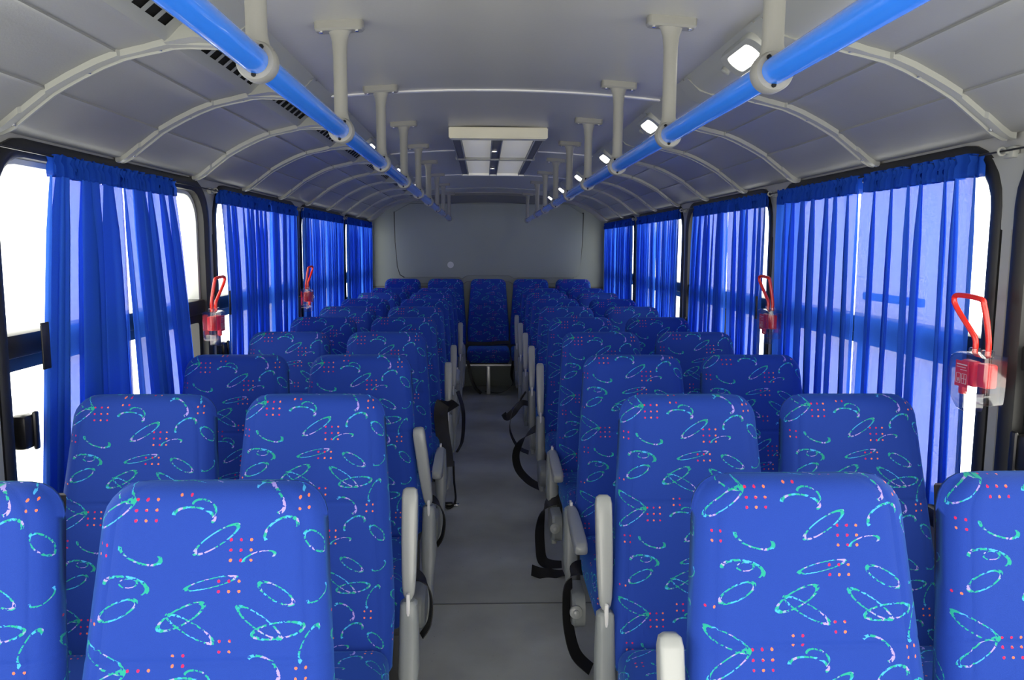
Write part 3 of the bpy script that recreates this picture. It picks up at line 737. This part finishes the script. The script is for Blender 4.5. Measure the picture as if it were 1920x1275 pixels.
yL = [1.22] + [1.977 + .7476 * k for k in range(8)]; yR = [1.245] + [1.965 + .7556 * k for k in range(8)]
armL = ['down', 'up', 'half', 'down', 'up', 'up', 'down', 'up', 'down']
armR = ['up', 'up', 'down', 'down', 'up', 'up', 'up', 'up', 'up']
seats = {}
for side, ys, arms, nm in ((-1, yL, armL, 'left'), (1, yR, armR, 'right')):
    for i, y in enumerate(ys):
        dz = 0
        seats[side, i, 0] = seat(side * (A_C + (.009 if side > 0 else .003)), y, side, True, 'blue patterned aisle seat in the %s row on the %s, armrest %s' % (ROW[i], nm, {'up': 'raised', 'down': 'lowered', 'half': 'tilted'}[arms[i]]), 'patterned aisle seats', arms[i], tilt={'half': -.12, 'down': 0, 'up': 0}[arms[i]])
        seats[side, i, 1] = seat(side * (W_C + (.008 if side < 0 and i else -.001 if side < 0 else .008)), y - (.0), side, False, 'blue patterned window seat in the %s row on the %s side' % (ROW[i], nm), 'patterned window seats')
bl = ['leftmost', 'second from the left', 'middle', 'second from the right', 'rightmost']
for k in range(-2, 3):
    seats['b', k] = seat(k * .43, 7.872, 1, False, 'dark blue patterned seat of the rear bench, %s one%s' % (bl[k + 2], ', facing down the aisle' if k == 0 else ''), 'rear bench seats', bench=True)
# bench rail and its post
br = empty('bench_support', (0, 7.40, 0)); tag(br, 'pale metal rail and post carrying the rear bench at the end of the aisle', 'support')
obj('rail', box(-1.06, 1.06, -.012, .016, .272, .292, .004), M['steel'], br)
for xx in (-.72, 0, .72): obj('post', box(xx - .018, xx + .018, -.010, .024, 0, .274, .003), M['steel'], br)

# ------------------------------------------------------------------ seat belts (parts of their seats)
def add_belt(key, pts, wd0, wd1=None, width=.046, name='seat_belt', m='belt'):
    t = seats[key]; o = Vector(t.location)
    bm = belt([Vector(p) - o for p in pts], wd0, wd1, width)
    return obj(name, bm, M[m], t)
R3 = lambda: None
# third row right: strap wrapped round the shield and hanging behind the hub
add_belt((1, 2, 0), [(.30, 2.50, .345), (.262, 2.47, .350), (.236, 2.46, .315), (.232, 2.46, .25), (.236, 2.45, .16), (.26, 2.44, .07), (.31, 2.43, .02)], (0, .7, .7), (.8, .8, 0), .05)
# fourth row right: wide loop that hangs into the aisle
add_belt((1, 3, 0), [(.285, 3.34, .30), (.25, 3.34, .292), (.218, 3.34, .25), (.204, 3.34, .17), (.205, 3.33, .09), (.215, 3.32, .03), (.25, 3.31, .012), (.30, 3.31, .006)], (0, .7, .7), (.9, .6, .3), .05)
add_belt((1, 3, 0), [(.30, 3.22, .012), (.25, 3.215, .010), (.20, 3.21, .016), (.16, 3.20, .035)], (0, 1, .1), (0, .7, .7), .05)
# fifth and sixth row right: tangled straps
add_belt((1, 4, 0), [(.29, 4.60 - .35, .42), (.235, 4.25, .40), (.17, 4.26, .34), (.135, 4.26, .26), (.15, 4.27, .17), (.21, 4.27, .10), (.28, 4.27, .06)], (0, .7, .7), (1, .5, 0))
add_belt((1, 5, 0), [(.27, 4.90, .40), (.20, 4.90, .42), (.14, 4.88, .36), (.10, 4.86, .335), (.08, 4.86, .36)], (0, 1, .5), (0, .6, 1))
add_belt((1, 5, 0), [(.22, 4.86, .50), (.18, 4.85, .44), (.14, 4.85, .38), (.12, 4.85, .26), (.17, 4.84, .15), (.24, 4.84, .11)], (.4, 1, 0), (.1, 1, .3))
# third row left: strap over the hub
add_belt((-1, 2, 0), [(-.30, 2.42, .36), (-.262, 2.41, .362), (-.228, 2.40, .335), (-.214, 2.40, .28), (-.220, 2.39, .21), (-.245, 2.38, .17)], (0, .7, .7), (-.3, 1, 0), .04)
add_belt((-1, 3, 0), [(-.30, 3.18, .36), (-.262, 3.17, .362), (-.228, 3.16, .335), (-.21, 3.16, .28), (-.218, 3.15, .21), (-.24, 3.15, .17)], (0, .7, .7), (-.3, 1, 0), .04)
# fifth row left: broad strap over the backrest side
add_belt((-1, 4, 0), [(-.205, 4.08, .555), (-.25, 4.02, .60), (-.268, 4.00, .56), (-.262, 3.99, .46), (-.245, 3.96, .36), (-.235, 3.93, .28)], (1, .3, .1), (1, .4, 0), .075)
add_belt((-1, 5, 0), [(-.20, 4.56, .56), (-.17, 4.55, .46), (-.165, 4.54, .36), (-.175, 4.53, .26), (-.205, 4.52, .20)], (.4, 1, 0), (.4, 1, 0))
b_ = add_belt((-1, 4, 0), [(-.215, 4.26, .22), (-.21, 4.22, .12), (-.20, 4.18, .03), (-.215, 4.12, .008), (-.245, 4.08, .008)], (.4, 1, 0), (.3, 1, 0), .02)
bb = bmesh.new(); bx(bb, -.030, .02, -.02, .02, 0, .016, .005)
bb2 = obj('buckle', bb, M['black'], seats[-1, 4, 0]); bb2.location = Vector((-.235, 4.14, .004)) - Vector(seats[-1, 4, 0].location)
bb = bmesh.new(); bx(bb, .02, .055, -.014, .014, .004, .008, .001)
bb3 = obj('latch_tongue', bb, M['chrome'], bb2)
# rear bench, middle seat: lap strap and one that hangs to the floor
add_belt(('b', 0), [(-.205, 7.73, .455), (-.10, 7.715, .450), (0, 7.71, .452), (.10, 7.71, .462), (.205, 7.73, .46)], (0, .5, 1), (0, .5, 1), .035)
add_belt(('b', 0), [(-.20, 7.370, .33), (-.185, 7.368, .27), (-.165, 7.36, .17), (-.125, 7.37, .07), (-.07, 7.38, .012)], (1, .3, 0), (1, 0, 0), .03)
add_belt(('b', 1), [(.24, 7.368, .33), (.22, 7.366, .2), (.23, 7.37, .10), (.12, 7.38, .02), (-.02, 7.50, .008)], (1, .3, 0), (.3, 1, 0), .03)

# ------------------------------------------------------------------ curtains
def curtain(s, top, bot, nf, amp, seed, label, zb=.72, zt=1.628, rand=.25, strap=None, mid=None):
    """top/bot: (y start, y end) at the rod and at the hem; amp>1 folds the cloth over itself"""
    rnd = random.Random(seed); W = top[1] - top[0]
    t = empty('curtain', (s * 1.166, (top[0] + top[1]) / 2, zb)); tag(t, label, 'curtain', 'blue sheer curtains')
    o = Vector(t.location)
    NS = nf * 22; NZ = 26
    ph = [rnd.uniform(-.5, .5) for _ in range(nf + 2)]; am = [amp * (1 + rnd.uniform(-rand, rand) * 1.6) for _ in range(nf + 2)]; ln = [rnd.uniform(-1, 1) for _ in range(nf + 2)]
    wd = [max(.35, 1 + rnd.uniform(-rand, rand) * 1.8) for _ in range(nf)]; sm = sum(wd); acc = [0]
    for a in wd: acc.append(acc[-1] + a / sm)
    def pt(u, z):
        k = (zt - z) / (zt - zb)
        f = u * nf; i = min(int(f), nf - 1); fr = f - i
        base = acc[i] + (acc[i + 1] - acc[i]) * fr
        ke = k ** .8
        a0 = top[0] + (bot[0] - top[0]) * ke; a1 = top[1] + (bot[1] - top[1]) * ke
        if mid:
            kk = math.sin(math.pi * min(1, k * 1.0)); a0 += mid[0] * kk; a1 += mid[1] * kk
        w_ = (a1 - a0) * (acc[i + 1] - acc[i])
        env = min(1, k * 5) ; A = am[i] * w_ / (2 * math.pi) * (.75 + .35 * env + .12 * ln[i] * k)
        th = 2 * math.pi * fr
        edge = min(1, min(u, 1 - u) * nf * 1.5)
        y = a0 + (a1 - a0) * base - (A * math.sin(th + .25 * ph[i] * math.sin(3 * k)) + .22 * A * math.sin(3 * th + 4 * ph[i]) * min(1, 2 * k + .3)) * edge + .006 * ln[i] * math.sin(2.3 * k + ph[i]) * math.sin(math.pi * fr)
        x = -s * (.010 + .004 * ln[i]) * math.cos(th) * (.7 + .4 * env) - s * .004 * math.sin(5 * base * math.pi + 2 * k)
        return Vector((s * 1.166 + x, y, z)) - o
    zs_h = [zt + .014, zt + .006, zt - .002, zt - .014, zt - .030, zt - .042]
    # cloth body
    bm = bmesh.new()
    zz = [zt - .040 - (zt - .040 - zb) * (i / NZ) for i in range(NZ + 1)]
    loft(bm, [[pt(j / NS, z) for j in range(NS + 1)] for z in zz], False)
    me = mesh_of(bm, 'cloth', M['curtain'], autos=False); obj('cloth', me, None, t)
    # gathered heading: doubled cloth with tight ruffles round the cord
    bm = bmesh.new(); NH = int(W / .0035)
    rows = []
    for sd in (1, -1):
        for z in (zs_h if sd > 0 else reversed(zs_h)):
            r = []
            for j in range(NH + 1):
                u = j / NH; y = top[0] + W * u - .002 + .004 * u
                fz = u * W * 215 + 2.6 * math.sin(u * W * 23 + seed) + 1.5 * math.sin(u * W * 51)
                pin = 1 - .55 * math.exp(-((z - zt) / .008) ** 2)
                rr = (.0075 + .0060 * math.sin(fz) + .0022 * math.sin(2.3 * fz + 1)) * pin + .001
                y += .0045 * math.cos(fz) * pin
                zz_ = z + .0045 * math.sin(fz * .5 + seed) * (1 if z > zt else .3)
                r.append(Vector((s * 1.166 - s * sd * rr, y, zz_)) - o)
            rows.append(r)
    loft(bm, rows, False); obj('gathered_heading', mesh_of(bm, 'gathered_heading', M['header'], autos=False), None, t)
    if strap:
        y, z0, z1, w2 = strap
        obj('hook_and_loop_strap', box(*sorted((s * 1.146 - s * 1.166, s * 1.150 - s * 1.166)), y - w2 - o.y, y + w2 - o.y, z0 - o.z, z1 - o.z, .001), M['black'], t)
    return t
curtain(-1, (2.10, 2.49), (1.96, 2.50), 6, 4.0, 3, 'blue sheer curtain at the nearest left window, front half beside bare glass', strap=(1.992, 1.098, 1.216, .017), rand=.3)
curtain(-1, (2.50, 2.90), (2.585, 3.06), 6, 4.0, 5, 'blue sheer curtain at the nearest left window, rear half of the pair', rand=.3)
curtain(-1, (3.395, 4.16), (3.42, 4.12), 10, 2.5, 8, 'blue sheer curtain at the second left window, half nearer the front', strap=(3.432, 1.11, 1.215, .010), mid=(.045, 0))
curtain(-1, (4.18, 4.745), (4.16, 4.70), 8, 2.5, 9, 'blue sheer curtain at the second left window, rear half')
curtain(-1, (4.925, 5.61), (4.90, 5.60), 13, 1.15, 11, 'blue sheer curtain at the third left window, half nearer the front', rand=.15)
curtain(-1, (5.63, 6.30), (5.63, 6.26), 13, 1.15, 12, 'blue sheer curtain at the third left window, rear half', rand=.15)
curtain(-1, (6.49, 7.19), (6.46, 7.18), 14, 1.1, 13, 'blue sheer curtain at the last left window, half nearer the front', rand=.15)
curtain(-1, (7.21, 7.90), (7.21, 7.86), 14, 1.1, 14, 'blue sheer curtain at the last left window, half beside the back wall', rand=.15)
curtain(1, (1.905, 2.49), (1.875, 2.485), 7, 1.95, 21, 'pale see-through blue curtain at the nearest right window, front half', rand=.22)
curtain(1, (2.515, 3.215), (2.50, 3.19), 8, 1.9, 22, 'pale see-through blue curtain at the nearest right window, rear half', rand=.22)
curtain(1, (3.35, 3.85), (3.37, 3.80), 7, 2.3, 23, 'blue sheer curtain at the second right window, half nearer the front', strap=(3.375, 1.10, 1.20, .010))
curtain(1, (3.87, 4.50), (3.87, 4.56), 9, 2.3, 24, 'blue sheer curtain at the second right window, half beside the uncovered glass')
curtain(1, (4.86, 5.49), (4.88, 5.45), 12, 1.15, 25, 'blue sheer curtain at the third right window, half nearer the front', rand=.18)
curtain(1, (5.51, 6.17), (5.48, 6.15), 12, 1.15, 26, 'blue sheer curtain at the third right window, rear half', rand=.18)
curtain(1, (6.38, 7.14), (6.36, 7.12), 14, 1.1, 27, 'blue sheer curtain at the last right window, half nearer the front', rand=.18)
curtain(1, (7.17, 7.84), (7.16, 7.80), 13, 1.1, 28, 'blue sheer curtain at the last right window, half beside the back wall', rand=.18)
# curtain cords with their eyelets on the pillars
for s, nm in ((-1, 'left'), (1, 'right')):
    P = PIL[s]; pts = [(s * 1.166, min(yp, 7.96), 1.637) for yp in P]
    bm = bmesh.new(); tube(bm, pts, .0025, 8); cw = obj('curtain_cord', bm, M['black'], WALLS[s])
    for yp in P[1:-1]:
        b2 = bmesh.new(); bx(b2, *sorted((s * 1.180, s * 1.198)), yp - .018, yp + .018, 1.622, 1.648, .003)
        tube(b2, [(s * 1.166 + .009 * math.cos(a_ * .6283), yp, 1.637 + .009 * math.sin(a_ * .6283)) for a_ in range(10)], .003, 6, closed=True)
        bx(b2, *sorted((s * 1.172, s * 1.184)), yp - .004, yp + .004, 1.632, 1.641)
        obj('eyelet', b2, M['rib'], cw)

# ------------------------------------------------------------------ red emergency window levers
def lever(s, y, z, rz, label, dy):
    t = empty('emergency_lever', (s * 1.117, y, z), rz); tag(t, label, 'emergency lever', 'red emergency window levers')
    # local: y along the wall, x towards the wall = +s
    b = bmesh.new(); 
    pts = [(0, -.030, .0), (0, -.030, .030), (-s * .006, -.028, .075), (-s * .012, -.022, .115), (-s * .014, -.010, .130), (-s * .016, .072, .134), (-s * .016, .088, .122), (-s * .012, .076, .098), (-s * .004, .030, .050), (0, .018, .030), (0, .018, .0)]
    tube(b, smoothpath(pts, 5), .0065, 12); obj('lever_loop', b, M['red'], t)
    b = bmesh.new(); bx(b, -.014, .014, -.052, -.014, -.075, -.018, .006); bx(b, -.012, .012, .0, .055, -.080, -.018, .008)
    bx(b, -.008, .008, .045, .062, -.105, -.03, .005); hd = obj('hammer_body', b, M['redbox'], t)
    # label plate towards the cabin front
    b = bmesh.new(); bx(b, -s * .0215, -s * .0205, .004, .054, -.082, -.020); lp = obj('label_plate', b, M['redbox'], t)
    b = bmesh.new()
    def ln_(y0, y1, z0, z1): bx(b, *sorted((-s * .0222, -s * .0216)), y0, y1, z0, z1)
    ln_(.009, .049, -.030, -.0275); ln_(.014, .049, -.036, -.0345); ln_(.009, .034, -.042, -.0408)
    for (a0, a1, c0, c1) in ((.032, .049, -.074, -.050), (.009, .028, -.074, -.050)):
        for q in ((a0, a1, c0, c0 + .0012), (a0, a1, c1 - .0012, c1), (a0, a0 + .0012, c0, c1), (a1 - .0012, a1, c0, c1)): ln_(*q)
    ln_(.0105, .0265, -.0625, -.0615); ln_(.018, .019, -.074, -.050); ln_(.038, .043, -.070, -.062)
    obj('label_print', b, M['whiteprint'], t, False)
    b = bmesh.new(); tube(b, smoothpath([(s * .020, .050, -.05), (s * .034, max(.03, dy - .03), -.05), (s * .060, dy, -.05), (s * .088, dy, -.05)], 4), .006, 8); obj('mounting_arm', b, M['black'], t)
    # clear cover: two lobes and a drooping tongue
    b = bmesh.new()
    out = [(-.062, .0), (.058, .0), (.082, -.03), (.084, -.075), (.066, -.115), (.040, -.138), (.018, -.142), (.012, -.128), (.012, -.098), (-.008, -.092), (-.030, -.094), (-.040, -.112), (-.058, -.108), (-.062, -.05)]
    sp = smoothpath([(0, a, c) for a, c in out + out[:1]], 3)[:-1]
    loft(b, [[(s * .026, p.y, p.z) for p in sp], [(-s * .012, p.y, p.z) for p in sp], [(-s * .024, p.y * .93 + .0007, -.05 + (p.z + .05) * .93) for p in sp]], True, True)
    obj('clear_cover', b, M['clear'], t)
    b = bmesh.new()
    for yy in (-.030, .018):
        b = bmesh.new(); disc(b, (0, yy, .006), (0, 0, 1), .013, .014, 14); obj('cover_collar', b, M['clear'], t)
    return t
lever(1, 1.775, 1.165, 0, 'red emergency lever in a clear case on the nearest right pillar', .05)
lever(1, 3.13, 1.16, 0, 'red emergency lever in a clear case on the second right pillar', .185)
lever(-1, 3.14, 1.15, 0, 'red emergency lever in a clear case between the first two left windows', .215)
lever(-1, 4.79, 1.15, 0, 'red emergency lever in a clear case between the second and third left windows', .085)
